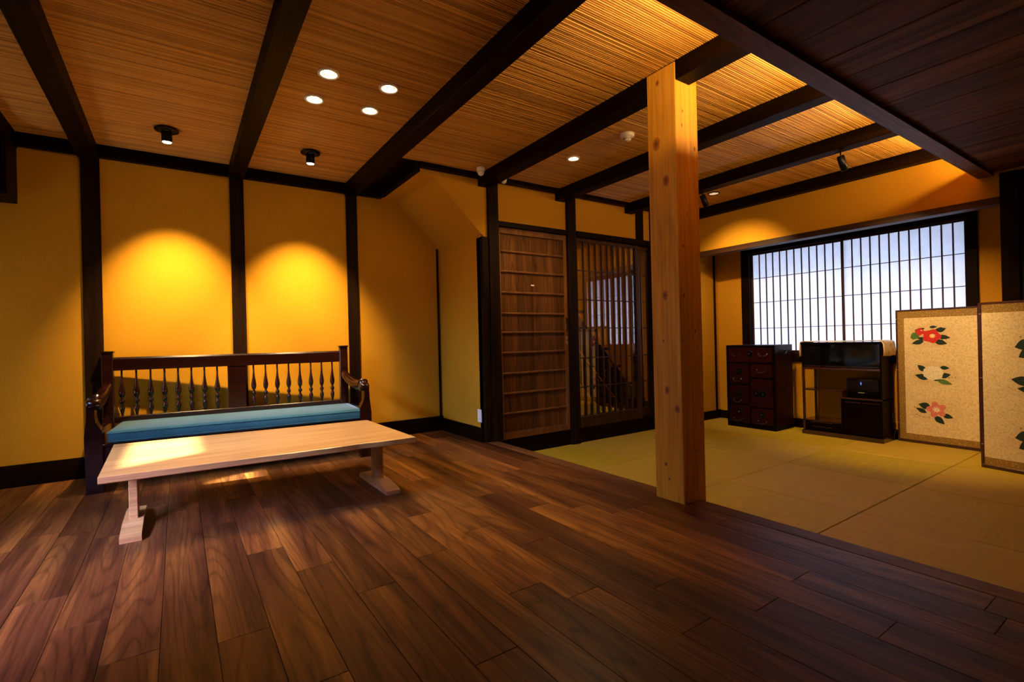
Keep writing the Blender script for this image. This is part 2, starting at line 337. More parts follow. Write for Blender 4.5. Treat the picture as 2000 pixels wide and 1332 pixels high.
# niche side wall, soffit under the stairs and the wall above the doors
WNI = wallgroup('wall_niche', [(XN, XN+.07, YD-.0, YB, 0, 1.93)])
k = MB(); k.prism([(XN+.06, 1.86), (XN, 1.906), (1.86, 2.335), (1.682, 2.365), (1.682, 2.45), (2.0, 2.45), (XN+.06, 2.05)], YD-.018, YB, 'y')
o = k.build('trim_1', M['plaster']); o['kind'] = 'structure'; SOFF = o
k = MB(); k.prism([(1.682, 2.385), (1.682, 2.46), (XN+.075, 2.46), (XN+.075, 1.86), (XN, 1.912), (1.86, 2.341)], YD-.020, YD-.0181, 'y')
WD = wallgroup('wall_right', [(2.47, 4.70, YD, YD+.07, 2.03, 2.5), (4.66, 6.06, YD, YD+.07, -.2, 2.5)])
o = k.build('plaster_panel', M['plaster'], WD)
# wall above the lintel, recess beyond it with the paper window
WU = wallgroup('wall_lintel', [(XH, XH+.10, .95, YD, 1.93, 2.5), (XH, XH+.10, YN, .95, T, 2.5)])
WW = wallgroup('wall_window', [(XW, XW+.08, 3.53, YD, T-.03, 2.2), (XW, XW+.08, .85, 1.30, T-.03, 2.2), (XW, XW+.08, 1.30, 3.53, T-.03, .60), (XW, XW+.08, 1.30, 3.53, 2.02, 2.2), (XH+.10, XW, .85, .93, T-.03, 2.2)])
wallgroup('ceiling', [(XH+.10, XW, .93, YD, 2.06, 2.12)], M['dark'])

# baseboards
def bb(name, b): o = struct(name, b, M['darkx']); return o
bb('baseboard_back', (XL, XN, YB-.022, YB, 0, .150))
bb('baseboard_niche', (XN-.02, XN, YD, YB-.022, 0, .128))
bb('baseboard_doors', (2.42, 4.66, YD-.004, YD+.06, T-.03, -.012))
bb('baseboard_right', (4.66, XW, YD-.018, YD, T, -.055))
bb('baseboard_window', (XW-.018, XW, .93, YD-.018, T, -.06))
bb('baseboard_left', (XL, XL+.02, YN, YB-.022, 0, .15))

# ceiling: backing, reed matting bay by bay, beams
CE = struct('ceiling', (XL, XH+.05, YN, YB+.05, ZC+.012, 2.52), M['dark']); ce0 = Vector(CE.location)
beams = [(-1.02, -.89), (-.575, -.463), (.380, .484), (1.33, 1.44), (2.285, 2.405), (3.20, 3.315), (4.21, 4.325), (5.15, 5.24)]
def reeds(x0, x1, y0, y1):
    k = MB(); tones = []; y = y0
    while y < y1:
        p = rnd.uniform(.0115, .0135); h = rnd.uniform(.0045, .0065); hp = p*.43; segs = 3
        t = rnd.uniform(.12, .95); off = 0
        xs = [x0+(x1-x0)*i/segs for i in range(segs+1)]; vs = []
        for i, x in enumerate(xs):
            w_ = rnd.uniform(-.0004, .0004); z = -rnd.uniform(0, .001)
            vs += [(x, y+w_-hp, .010+z), (x, y+w_-hp*.55, .012-h+z), (x, y+w_+hp*.55, .012-h+z), (x, y+w_+hp, .010+z)]
        fs = []
        for i in range(segs):
            for j in range(3): fs.append((i*4+j, i*4+j+1, i*4+5+j, i*4+4+j))
        k.add(vs, fs); tones += [t]*len(fs); y += p
    cx, cy = (x0+x1)/2, (y0+y1)/2; k.v = [(a-cx, b_-cy, c) for a, b_, c in k.v]
    me = bpy.data.meshes.new('reed_matting'); me.from_pydata(k.v, [], k.f); me.materials.append(M['reed'])
    at = me.attributes.new('tone', 'FLOAT', 'FACE'); at.data.foreach_set('value', tones)
    o = bpy.data.objects.new('reed_matting', me); COL.objects.link(o); o.parent = CE; o.location = Vector((cx, cy, ZC-.002))-ce0; o['kind'] = 'stuff'
edges = [XL]+[e for b in beams for e in b]
for i in range(0, len(edges)-1, 2):
    x0, x1 = edges[i], edges[i+1]
    if x1 - x0 < .05: continue
    reeds(x0, x1, .95, YB-.05 if x1 < 1.7 else (YD-.06))
for a, b_ in beams:
    y1 = YB if a < 1.5 else YD
    o = box('beam', (a, b_, .95, y1, ZB, ZC+.012), M['dark'], CE, .003); o.location = Vector(o.location)-ce0
# ceiling edge trims
struct('trim_2', (XL, 1.682, YB-.05, YB, 2.345, ZC+.01), M['darkx'])
struct('trim_3', (1.65, 1.700, YD-.07, YB-.05, 2.350, ZC+.01), M['dark'])
struct('trim_4', (1.700, XH, YD-.075, YD-.02, 2.395, ZC+.01), M['darkx'])
struct('trim_5', (XH-.03, XH, 1.0, YD-.075, 2.335, ZC+.01), M['dark'])
# lowered dark ceiling at the near side, its edge beam and the strip light above it
LC = struct('ceiling', (XL, XH+.05, YN, 1.065, ZL+.02, ZL+.06), M['dark']); lc0 = Vector(LC.location)
x = XL
while x < XH:
    x1 = min(x+.242, XH); o = box('ceiling_board', (x+.002, x1-.002, YN, 1.045, ZL, ZL+.02), M['darkceil'], LC, .003)
    o.location = Vector(o.location)-lc0+Vector((0, 0, rnd.uniform(-.001, .001))); x += .242
struct('trim_6', (XL, XH+.06, 1.045, 1.135, 2.105, 2.20), M['brownx'])
for i in range(len(beams)-1):
    a, b_ = beams[i][1]+.02, beams[i+1][0]-.02
    if a > 1.3: lamp('cove_strip_light', 'AREA', ((a+b_)/2, 1.07, 2.225), ((a+b_)/2, 1.45, 2.6), 13, (1, .60, .22), shape='RECTANGLE', size=b_-a, size_y=.03)

# wall posts
def post(parent, x0, x1, y0, y1, z0, z1, name='post'):
    p0 = Vector(parent.location); o = box(name, (x0, x1, y0, y1, z0, z1), M['darkz'], parent, .003); o.location = Vector(o.location)-p0; return o
for x0, x1 in ((-.562, -.452), (.384, .487), (1.340, 1.442)): post(WB, x0, x1, YB-.02, YB, 0, 2.36)
post(WB, XN-.035, XN-.012, YB-.012, YB, .12, 1.90, 'corner_strip')
post(WD, 2.372, 2.479, YD-.055, YD+.06, -.001, 2.41)
post(WD, XN+.0, 2.372, YD-.04, YD+.06, 0, 1.875, 'door_jamb')
post(WD, 3.335, 3.448, YD-.035, YD+.06, T, 2.41)
post(WD, 4.386, 4.500, YD-.02, YD+.06, 2.04, 2.41)
post(WD, 4.62, 4.70, YD-.02, YD+.07, T, 2.41)
post(WD, XW-.10, XW-.06, YD-.012, YD, -.06, 2.05, 'corner_strip')
# head jambs over the doors
struct('trim_7', (2.479, 3.335, YD-.045, YD+.06, 1.992, 2.036), M['darkx'])
struct('trim_8', (3.448, 4.62, YD-.045, YD+.06, 1.988, 2.043), M['darkx'])
struct('trim_9', (XH-.02, XH+.10, .92, YD, 1.880, 1.935), M['browny'])
post(WU, XH-.05, XH+.10, .905, 1.005, T, 2.105)
post(WU, XH-.035, XH, .45, .90, T, 2.105, 'dark_board')
# dark hanging box at the far left, under the ceiling beam
o = box('hanging_cupboard', (XL+.02, -.885, 4.42, YB-.052, 1.935, 2.34), M['darkx'], None, .004)
tag(o, 'black wooden box hanging under the ceiling in the left corner', 'cupboard')
k = MB(); k.bbox(-.25, .25, -.008, 0, -.01, .36, .003); k.build('door', M['darkx'], o).location = (-.27, -.13, .02); k = MB(); k.bbox(-.25, .25, -.008, 0, -.01, .36, .003); k.build('door', M['darkx'], o).location = (.26, -.13, .02)

# pine pillar standing on the edge of the wooden floor
P = thing('pillar', 'square pale pine pillar with knots at the edge of the wooden floor', 'pillar', (2.376, 1.812, T))
k = MB(); k.bbox(-.096, .098, -.099, .096, 0, ZC-T, .004); sh = k.build('shaft', M['pine'], P)
def knot(x, y, z, r, nrm):
    k = MB(); n = 14
    rings = [(1.0, 0, 0), (.62, .0012, 1), (.30, .0006, 2)]
    q = Vector(nrm).to_track_quat('Z', 'Y'); vs = []; fs = []; mi = []
    for s_, h, _ in rings:
        for i in range(n):
            a = 2*math.pi*i/n; p = q @ Vector((0, 0, h)); ax = Vector((0, 0, 1)); side = Vector(nrm).cross(ax)
            v = side*math.cos(a)*r*s_*(1+.08*math.sin(3*a))+ax*math.sin(a)*r*1.45*s_+Vector(nrm)*(h+.0002); vs.append(v)
    for j in range(2):
        for i in range(n): fs.append((j*n+i, j*n+(i+1) % n, (j+1)*n+(i+1) % n, (j+1)*n+i)); mi.append(j)
    fs.append(tuple(2*n+i for i in range(n))); mi.append(2)
    k.v = [tuple(v) for v in vs]; k.f = fs; k.m = mi; k.sm = [False]*len(fs)
    o = k.build('knot', [M['knot1'], M['knot2'], M['knot3']], P); o.location = (x, y, z)
M['knot1'] = plain('knot_rim', (.52, .20, .022), .5, 0, .15, 120); M['knot2'] = plain('knot_wood', (.36, .12, .018), .5, 0, .2, 160); M['knot3'] = plain('knot_heart', (.20, .065, .014), .5, 0, .3, 160)
def kz(z): return z-T
for fy, z, r in [(.60, 2.36, .013), (.70, 2.02, .027), (.36, 1.795, .022), (.50, 1.155, .020), (.60, .90, .006), (.50, .62, .017), (.14, .52, .017), (.62, .20, .009), (.50, .12, .007)]:
    knot(-.0962, -.09+.18*fy, kz(z), r, (-1, 0, 0))
for fx, z, r in [(.30, 2.17, .007), (.25, 2.09, .008), (.86, 1.98, .010), (.42, 1.60, .005), (.18, 1.42, .008), (.40, 1.31, .005), (.16, 1.145, .009), (.68, .95, .008), (.05, .90, .008), (.60, .28, .008), (.88, .43, .007)]:
    knot(-.09+.18*fx, -.0992, kz(z), r, (0, -1, 0))

# ---------------------------------------------------------------- doors
D1 = root('door_1'); D1.location = (2.482, YD, -.008)
dw, dh = .850, 1.998
def pr_(nm, b, m, parent, c=.002): return box(nm, b, m, parent, c)
pr_('stile', (0, .038, -.005, .03, 0, dh), M['doorframe'], D1); pr_('stile', (dw-.042, dw, -.005, .03, 0, dh), M['doorframe'], D1)
pr_('top_rail', (.038, dw-.042, -.005, .03, dh-.055, dh), M['doorframe'], D1); pr_('bottom_rail', (.038, dw-.042, -.005, .03, 0, .062), M['doorframe'], D1)
bw = (dw-.08)/4
for i in range(4): pr_('board', (.038+bw*i+.0006, .038+bw*(i+1)-.0006, .012, .026, .062, dh-.055), M['door'], D1, .001)
for z in (1.769, 1.578, 1.379, 1.18, .999, .806, .611, .422, .233):
    k = MB(); k.lathe([(.009, 0), (.0115, .004), (.0115, dw-.086), (.009, dw-.082)], 10, (.039, .004, 0), (1, 0, 0)); o = k.build('batten', M['doorframe'], D1); o.location = (0, 0, z+.008)
o = pr_('handle_plate', (dw-.032, dw-.012, -.008, -.004, .88, .96), M['steel'], D1); k = MB(); k.lathe([(.006, 0), (.006, .003)], 10, (0, -.004, .04), (0, -1, 0)); k.build('keyhole', M['iron'], o)
k = MB(); k.tube([(dw-.022, -.004, 1.02), (dw-.026, -.022, 1.04), (dw-.026, -.026, 1.08), (dw-.026, -.022, 1.13), (dw-.022, -.004, 1.15)], .006); k.build('handle', M['iron'], D1)
o = pr_('name_label', (.397, .437, .0095, .0118, 1.462, 1.474), M['paperlabel'], D1, .0004); o['label'] = 'small white paper label'

def lattice_door(name, x0, x1, y0, n, post_r=.055, z0=-.012, z1=1.982):
    R_ = root(name); R_.location = (x0, y0, z0); W = x1-x0; H = z1-z0
    pr_('stile', (0, .045, 0, .03, 0, H), M['lattice'], R_); pr_('stile', (W-post_r, W, 0, .03, 0, H), M['lattice'], R_)
    pr_('top_rail', (.045, W-post_r, 0, .03, H-.035, H), M['lattice'], R_); pr_('bottom_rail', (.045, W-post_r, 0, .03, 0, .118), M['lattice'], R_)
    inner = W-.045-post_r; sp = inner/(n+1)
    for i in range(n):
        x = .045+sp*(i+1); box('lattice_bar', (x-.0065, x+.0065, .003, .019, .118, H-.035), M['lattice'], R_)
    for z in (1.645, 1.335, 1.035, .719, .414):
        box('cross_bar', (.045, W-post_r, .006, .014, z-z0-.005, z-z0+.005), M['lattice'], R_)
    box('glass_pane', (.045, W-post_r, .021, .024, .118, H-.035), M['glass'], R_)
lattice_door('door_2', 3.440, 4.430, YD+.0, 9)
lattice_door('door_3', 4.365, 5.03, YD+.036, 5, .045)

# ---------------------------------------------------------------- stair hall behind the lattice
wallgroup('wall_hall', [(1.2, 6.06, 5.55, 5.63, -.2, 2.6), (1.12, 1.2, YB+.08, 5.63, -.2, 2.6), (5.98, 6.06, YD, 5.63, -.2, 2.6)])
struct('ceiling', (1.1, 6.06, YB+.08, 5.63, 2.5, 2.6), M['plaster']); struct('ceiling', (2.3, 6.06, YD, YB+.08, 2.5, 2.6), M['plaster'])
struct('floor', (1.2, 5.98, YB+.05, 5.55, -.2, -.06), M['dark']); 
ST = thing('staircase', 'dark open-tread wooden staircase behind the lattice doors', 'staircase', (4.9, 4.2, -.06))
def stringer(y0, y1):
    k = MB(); k.prism([(0, 0), (-.28, 0), (-2.35, 2.17), (-2.35, 2.44), (-2.28, 2.44), (0.02, .06)], y0, y1, 'y'); k.build('stringer', M['edge'], ST)
stringer(.0, .035); stringer(.46, .495)
for i in range(10):
    z = .20+.215*i; x = -.17-.195*i
    box('tread', (x-.15, x+.09, -.03, .52, z, z+.030), M['edge'], ST, .003)
lamp('stair_hall_light', 'AREA', (4.0, 5.1, 2.4), (4.0, 5.1, 0), 26, (1, .62, .26), size=.3)

# ---------------------------------------------------------------- paper window (two sliding shoji)
W1 = root('window_1'); W1.location = (XW, 1.30, .60)
pr_('frame_post', (-.03, .05, 0, .085, 0, 1.42), M['dark'], W1); pr_('frame_post', (-.03, .05, 2.125, 2.23, 0, 1.42), M['dark'], W1)
pr_('head_rail', (-.03, .05, .085, 2.125, 1.335, 1.42), M['dark'], W1); pr_('sill', (-.030, .05, -.02, 2.24, 0, .095), M['dark'], W1)
def shoji(name, y0, y1, xo, n=11):
    S = bpy.data.objects.new(name, None); COL.objects.link(S); S.parent = W1; S.location = (xo, y0, .095); Wd = y1-y0; H = 1.24; a = .024
    pr_('stile', (0, .022, 0, a, 0, H), M['lattice'], S); pr_('stile', (0, .022, Wd-a, Wd, 0, H), M['lattice'], S)
    pr_('rail', (0, .022, a, Wd-a, H-.022, H), M['lattice'], S); pr_('rail', (0, .022, a, Wd-a, 0, .035), M['lattice'], S)
    sp = (Wd-2*a)/(n+1)
    for i in range(n): box('lattice_bar', (.002, .014, a+sp*(i+1)-.0055, a+sp*(i+1)+.0055, .035, H-.022), M['lattice'], S)
    for z in (1.62, 1.32, 1.0): box('cross_bar', (.005, .012, a, Wd-a, z-.695-.0035, z-.695+.0035), M['lattice'], S)
    box('paper', (.0145, .0152, a, Wd-a, .035, H-.022), M['paper'], S)
shoji('shoji_screen', 1.365, 2.405, .000); shoji('shoji_screen', 2.385, 3.43, .026)
for c in W1.children:
    if c.type == 'EMPTY': c.location.y -= 1.30
W2 = root('window_2'); W2.location = (XL-.03, 3.35, .12)
pr_('frame_post', (-.03, .04, 0, .04, 0, 1.03), M['dark'], W2); pr_('frame_post', (-.03, .04, 1.23, 1.27, 0, 1.03), M['dark'], W2)
pr_('head_rail', (-.03, .04, .04, 1.23, .99, 1.03), M['dark'], W2); pr_('sill', (-.03, .04, .04, 1.23, 0, .04), M['dark'], W2)
for i in range(7): box('lattice_bar', (.0, .014, .04+1.19/8*(i+1)-.012, .04+1.19/8*(i+1)+.012, .04, .99), M['lattice'], W2)
box('paper', (-.012, -.011, .04, 1.23, .04, .99), M['paper'], W2)
# eaves outside shade the top of the window
box('eaves', (6.05, 6.9, 1.0, 3.9, 2.02, 2.06), M['dark'])['kind'] = 'structure'

# ---------------------------------------------------------------- bench
BR = math.radians(-4.0)
B = thing('bench', 'long dark lacquered bench with turned spindle back against the yellow wall', 'bench', (-.505, 4.170, 0), BR)
def bp(nm, b, c=.005, m='mahogany'): return box(nm, b, M[m], B, c)
BW = 1.745; DB = .52
bp('back_post', (.01, .078, DB-.055, DB, 0, .90)); bp('back_post', (BW-.07, BW, DB-.055, DB, 0, .90))
for x0 in (.004, BW-.076): bp('post_cap', (x0, x0+.08, DB-.061, DB+.006, .90, .914), .003)
k = MB(); k.prism([(DB-.045, .770), (DB-.010, .770), (DB-.004, .855), (DB-.012, .868), (DB-.040, .868), (DB-.048, .855)], .078, BW-.07, 'x'); k.build('top_rail', M['mahogany'], B)
bp('middle_upright', (.803, .935, DB-.042, DB-.012, .43, .772)); bp('lower_rail', (.078, BW-.07, DB-.048, DB-.008, .385, .432))
bp('seat_board', (.06, BW, -.01, DB-.02, .288, .308), .004); bp('apron', (.09, BW-.03, .0, .03, .20, .288), .003)
bp('stretcher', (.06, BW-.03, DB-.05, DB-.02, .10, .16))
sp_prof = [(.0070, 0), (.0085, .015), (.0155, .048), (.0175, .062), (.0140, .076), (.0075, .086), (.0100, .090), (.0078, .094), (.0150, .102), (.0165, .111), (.0150, .120), (.0075, .128), (.0100, .132), (.0080, .137), (.0155, .150), (.0195, .168), (.0195, .185), (.0150, .215), (.0100, .245), (.0070, .280), (.0064, .345)]
spm = MB().lathe(sp_prof, 14).mesh('spindle', M['mahogany'])
for xs in ([.123+.0868*i for i in range(8)], [.990+.0887*i for i in range(8)]):
    for x in xs:
        o = bpy.data.objects.new('spindle', spm); COL.objects.link(o); o.parent = B; o.location = (x, DB-.027, .428)
def arm(x_back, x_front, sgn):
    # curved arm: a swept rounded bar from the back post down and out to a rolled end
    n = 12; k = MB(); vs = []; fs = []; path = []
    for i in range(n+1):
        t = i/n; y = (DB-.05)*(1-t)+.02*t; x = x_back+(x_front-x_back)*(t**1.3)
        z = .665-.085*math.sin(min(1, t*1.25)*math.pi/2)+.012*max(0, t-.75)*4
        w_ = .030+.006*t; h = .030+.014*t; path.append((x, y, z, w_, h))
    for (x, y, z, w_, h) in path:
        for a in range(10):
            an = 2*math.pi*a/10; cx = math.copysign(abs(math.cos(an))**.6, math.cos(an)); sz = math.copysign(abs(math.sin(an))**.6, math.sin(an)); vs.append((x+cx*w_, y, z+sz*h))
    for i in range(n):
        for a in range(10): fs.append((i*10+a, i*10+(a+1) % 10, (i+1)*10+(a+1) % 10, (i+1)*10+a))
    fs += [tuple(range(10)), tuple(reversed(range(n*10, n*10+10)))]
    k.add(vs, fs, 0, True)
    k.lathe([(.028, -.038), (.035, -.031), (.036, 0), (.035, .031), (.028, .038)], 18, (x_front, .018, .570), (1, 0, 0))
    k.build('armrest', M['mahogany'], B)
    # front leg: panel that flares out under the armrest
    out = .046*sgn
    prof = [(.040, 0), (.046, .36), (.040, .42), (.034, .47), (.032, .55), (-.010, .55), (-.008, .50), (-.016, .455), (-.034, .42), (-.046, .395), (-.046, 0)]
    k = MB(); pp = [(x_front+sgn*x, z) for x, z in prof]; pp = pp if sgn > 0 else list(reversed(pp)); k.prism(pp, -.030, .050, 'y')
    k.build('front_leg', M['mahogany'], B)
    k = MB(); k.prism([(.056, .20), (DB-.05, .20), (DB-.05, .40), (.056, .40)], x_front-.022 if sgn > 0 else x_front-.022, x_front+.022, 'x'); k.build('side_panel', M['mahogany'], B)
arm(.044, .046, -1); arm(BW-.035, BW+.030, 1)
# seat cushion: separate, lies on the seat
def cushion(L_, D_, H_):
    k = MB(); nx, ny = 60, 14; r = .022; 
    def prof(u):  # u 0..1 across; returns rounding factor
        return 1
    vs = []; fs = []
    ring = []
    for i in range(9):  # bottom rounded edge up to the top rounded edge
        a = -math.pi/2+math.pi*i/8; ring.append((r*math.cos(a)-r, (H_/2-r)*(1 if a > 0 else -1 if a < 0 else 0)+r*math.sin(a)+H_/2))
    def outline(ins):
        pts = []; m_ = 40; ll, dd = L_/2+ins, D_/2+ins; rc = .03
        for sx, sy, a0 in ((1, 1, 0), (-1, 1, 90), (-1, -1, 180), (1, -1, 270)):
            for q in range(6):
                a = math.radians(a0+q*18); pts.append((sx*(ll-rc)+rc*math.cos(a), sy*(dd-rc)+rc*math.sin(a)))
        out = []
        for i in range(len(pts)):
            a, b_ = pts[i], pts[(i+1) % len(pts)]; d = math.dist(a, b_); m_ = max(1, int(d/.06))
            for j in range(m_): out.append((a[0]+(b_[0]-a[0])*j/m_, a[1]+(b_[1]-a[1])*j/m_))
        return out
    base = outline(0); n = len(base)
    for ins, z in ring:
        for (x, y) in base:
            s_ = 1+ins/(D_/2)*.9; sx = 1+ins/(L_/2)
            vs.append((x*sx, y*s_, z))
    for j in range(8):
        for i in range(n): fs.append((j*n+i, j*n+(i+1) % n, (j+1)*n+(i+1) % n, (j+1)*n+i))
    # domed top
    prev = 8*n
    for q, (sc, dz) in enumerate(((.9, .004), (.7, .009), (.4, .012))):
        st = len(vs)
        for (x, y) in base: vs.append((x*(1-(1-sc)*D_/L_*1.0) , y*sc*.92, H_+dz))
        for i in range(n): fs.append((prev+i, prev+(i+1) % n, st+(i+1) % n, st+i))
        prev = st
    fs.append(tuple(prev+i for i in range(n))); fs.append(tuple(reversed(range(n))))
    k.add(vs, fs, 0, True); return k, base
CU = thing('seat_cushion', 'long teal blue velvet cushion lying on the bench seat', 'cushion', (0, 0, 0), BR)
cl = Vector((.915, .232, .309)); CU.location = Vector((-.487, 4.165, 0))+Matrix.Rotation(BR, 3, 'Z') @ cl
k, base = cushion(1.645, .495, .085); k.build('cushion_body', M['fabric'], CU)
for z, s_ in ((.068, .999), (.014, .999)):
    k = MB(); pts = [(x*1.0005, y*1.002, z) for x, y in base]; k.tube(pts+[pts[0]], .0028, 6); k.build('piping', M['fabric'], CU)

# ---------------------------------------------------------------- low table
TB = thing('low_table', 'low oak table on slab feet in front of the bench', 'table', (.4215, 3.252, 0), 0)
cs = [(-.305, 2.835), (1.167, 2.771), (1.151, 3.633), (-.327, 3.768)]   # front left, front right, back right, back left: a natural-edge slab
cs = [Vector((x-.4215, y-3.252)) for x, y in cs]
pts = []; nseg = 40
for i in range(nseg+1):
    u = i/nseg; p = cs[0].lerp(cs[1], u)
    wv = .003*math.sin(u*7)*min(1, u*6)*min(1, (1-u)*6)+.012*math.exp(-((u-.78)/.05)**2)-.006*math.exp(-((u-.90)/.05)**2)
    pts.append((p.x, p.y+wv))
for i in range(nseg+1):
    u = i/nseg; p = cs[2].lerp(cs[3], u); pts.append((p.x, p.y+.004*math.sin(u*9+1)*min(1, u*6)*min(1, (1-u)*6)))
k = MB(); n = len(pts)
low = [(x*.998, y*.985, .326) for x, y in pts]; a1 = [(x, y, .331) for x, y in pts]; a2 = [(x, y, .357) for x, y in pts]; tp = [(x*.996, y*.992, .360) for x, y in pts]
k.add(low+a1+a2+tp, [tuple(reversed(range(n))), tuple(3*n+i for i in range(n))]+[(j*n+i, j*n+(i+1) % n, (j+1)*n+(i+1) % n, (j+1)*n+i) for j in range(3) for i in range(n)])
k.build('tabletop', M['oak'], TB)
for x, y in ((-.205-.4215, 3.255-3.252), (1.072-.4215, 3.175-3.252)):
    k = MB(); k.bbox(x-.019, x+.019, y-.045, y+.085, .046, .328, .003); k.build('leg', M['oak'], TB)
    k = MB(); k.prism([(y-.27, 0), (y-.27, .024), (y-.225, .037), (y-.10, .050), (y+.13, .050), (y+.235, .038), (y+.27, .026), (y+.27, 0)], x-.043, x+.043, 'x'); k.build('foot', M['oak'], TB)

# ---------------------------------------------------------------- tansu chest
CH = thing('drawer_chest', 'dark red lacquered chest with black iron fittings beside the paper window', 'chest', (5.49, 2.905, T))
W_, Dp, H_ = .572, .40, .965
def cp(nm, b, m='tansu', c=.003, par=None): return box(nm, b, M[m], par or CH, c)
k = MB(); k.box(.018, Dp, 0, .018, .03, H_); k.box(.018, Dp, W_-.018, W_, .03, H_); k.box(.018, Dp, .018, W_-.018, H_-.018, H_); k.box(.02, Dp, .018, W_-.018, .03, .05); k.box(Dp-.015, Dp, .018, W_-.018, .05, H_-.018)
for z in (.265, .50, .755): k.box(.018, Dp-.015, .018, W_-.018, z-.006, z+.006)
k.box(.018, .3, .282, .292, .05, .755); k.build('carcass', M['tansu'], CH)
cp('plinth', (.0, Dp, -.005, W_+.005, 0, .045), 'blackwood')
k = MB(); k.bbox(-.002, .018, -.004, .022, .045, H_, .002); k.bbox(-.002, .018, W_-.022, W_+.004, .045, H_, .002); k.bbox(-.002, .018, .022, W_-.022, H_-.022, H_, .002); k.build('face_frame', M['blackwood'], CH)
def drawer(y0, y1, z0, z1, kinds):
    d = cp('drawer', (.002, .30, y0, y1, z0, z1), 'tansu', .003); cx = .151; w2 = (y1-y0)/2; h2 = z1-z0; xf = -.149
    # iron corner straps
    for sy in (-1, 1):
        for zz in (.006, h2-.018): k = MB(); k.box(xf-.002, xf, sy*w2-(.03 if sy > 0 else 0), sy*w2+(.03 if sy < 0 else 0), zz, zz+.012); k.build('corner_strap', M['iron'], d)
    for kind, yy, zz in kinds:
        if kind == 'lock':
            k = MB(); k.lathe([(.040, 0), (.040, .003), (.034, .004)], 20, (xf, yy, zz), (-1, 0, 0)); k.lathe([(.008, .003), (.008, .011), (.005, .014)], 12, (xf, yy, zz), (-1, 0, 0)); k.build('lock_plate', M['iron'], d)
            k = MB(); k.lathe([(.004, .010), (.006, .016), (.003, .02)], 10, (xf, yy, zz), (-1, 0, 0)); k.build('lock_knob', M['steel'], d)
        if kind == 'pull':
            k = MB(); pts = [(xf-.002-.018*math.sin(math.pi*i/10), yy-.048*math.cos(math.pi*i/10), zz-.030*math.sin(math.pi*i/10)) for i in range(11)]
            k.tube(pts, .0045, 8); 
            for s_ in (-1, 1): k.lathe([(.012, 0), (.010, .003), (.004, .008)], 12, (xf, yy+s_*.048, zz), (-1, 0, 0))
            k.build('pull', M['iron_shine'], d)
M['iron_shine'] = plain('polished_iron', (.10, .10, .10), .25, .9, .2, 200)
drawer(.024, W_-.024, .765, .940, [('pull', .16, .10), ('lock', 0, .10), ('pull', -.16, .10)])
drawer(.296, W_-.024, .508, .747, [('lock', .0, .15), ('pull', .02, .06)])
drawer(.296, W_-.024, .273, .492, [('lock', .0, .13), ('pull', .02, .05)])
drawer(.296, W_-.024, .052, .257, [('lock', .0, .13), ('pull', .02, .05)])
drawer(.024, .280, .590, .747, [('pull', 0, .09)])
drawer(.024, .280, .250, .575, [('lock', .06, .16), ('lock', -.02, .15)])
drawer(.024, .280, .052, .238, [('lock', 0, .12), ('pull', 0, .045)])
k = MB(); 
for zz in (.90, .46): k = MB(); k.tube([(.16, -.002, zz), (.16, -.018, zz-.015), (.20, -.022, zz-.04), (.24, -.018, zz-.015), (.24, -.002, zz)], .005, 8); k.build('carrying_handle', M['iron'], CH)

# ---------------------------------------------------------------- display cabinet
CA = thing('display_cabinet', 'black lacquered cabinet with staggered open shelves and sliding doors below the window', 'cabinet', (5.625, 1.940, T))
cw, cd, hh = .735, .29, .985
def q(nm, b, m='blackwood', c=.002, par=None): return box(nm, b, M[m], par or CA, c)
q('plinth', (-.012, cd, -.008, cw+.008, 0, .045), 'edge'); q('top_board', (-.008, cd, -.008, cw+.008, hh-.018, hh), 'blackwood')
q('side_panel', (0, cd, 0, .016, .045, hh-.018))
for (x, y) in ((0, cw-.022), (cd-.024, cw-.022)): q('corner_post', (x, x+.022, y, y+.022, .045, .705), 'edge')
q('side_panel', (0, cd, cw-.016, cw, .705, hh-.018)); 
q('upper_shelf', (-.004, cd, .016, cw-.0, .700, .722), 'edge'); q('back_panel', (cd-.008, cd, .016, cw-.016, .722, hh-.018))
o = q('sliding_door', (.012, .022, .018, .300, .724, hh-.020), 'gloss'); k = MB(); k.box(-.007, -.005, -.13, .13, .008, .014); k.build('pull_groove', M['edge'], o)
o = q('sliding_door', (.024, .034, .290, .555, .724, hh-.020), 'gloss'); k = MB(); k.box(-.007, -.005, -.12, .12, .008, .014); k.build('pull_groove', M['edge'], o)
o = q('sliding_door', (.012, .022, .545, cw-.018, .724, hh-.020), 'gloss'); k = MB(); k.box(-.007, -.005, -.08, .08, .008, .014); k.build('pull_groove', M['edge'], o)
q('middle_shelf', (0, cd, .350, cw, .474, .490), 'edge'); q('shelf_bracket', (0, cd, .345, .361, .425, .490), 'edge')
q('lower_top', (-.006, cd, .0, .362, .407, .425), 'edge')
q('divider', (0, cd, .345, .361, .045, .407)); q('back_panel', (cd-.008, cd, .016, .345, .045, .407))
o = q('cabinet_door', (.004, .020, .018, .178, .055, .400)); k = MB(); k.box(-.010, -.008, -.07, .07, .318, .326); k.build('pull_groove', M['edge'], o)
o = q('cabinet_door', (.008, .024, .176, .342, .055, .400)); k = MB(); k.box(-.010, -.008, -.07, .07, .318, .326); k.build('pull_groove', M['edge'], o)
q('lower_shelf', (0, cd, .361, cw, .145, .160), 'edge')
o = q('drawer', (.004, cd-.01, .363, cw-.004, .052, .098)); k = MB(); k.box(-.142, -.139, -.1, .1, .034, .040); k.build('pull_groove', M['edge'], o)
o = q('drawer', (.004, cd-.01, .363, cw-.004, .100, .143)); k = MB(); k.box(-.142, -.139, -.1, .1, .034, .040); k.build('pull_groove', M['edge'], o)
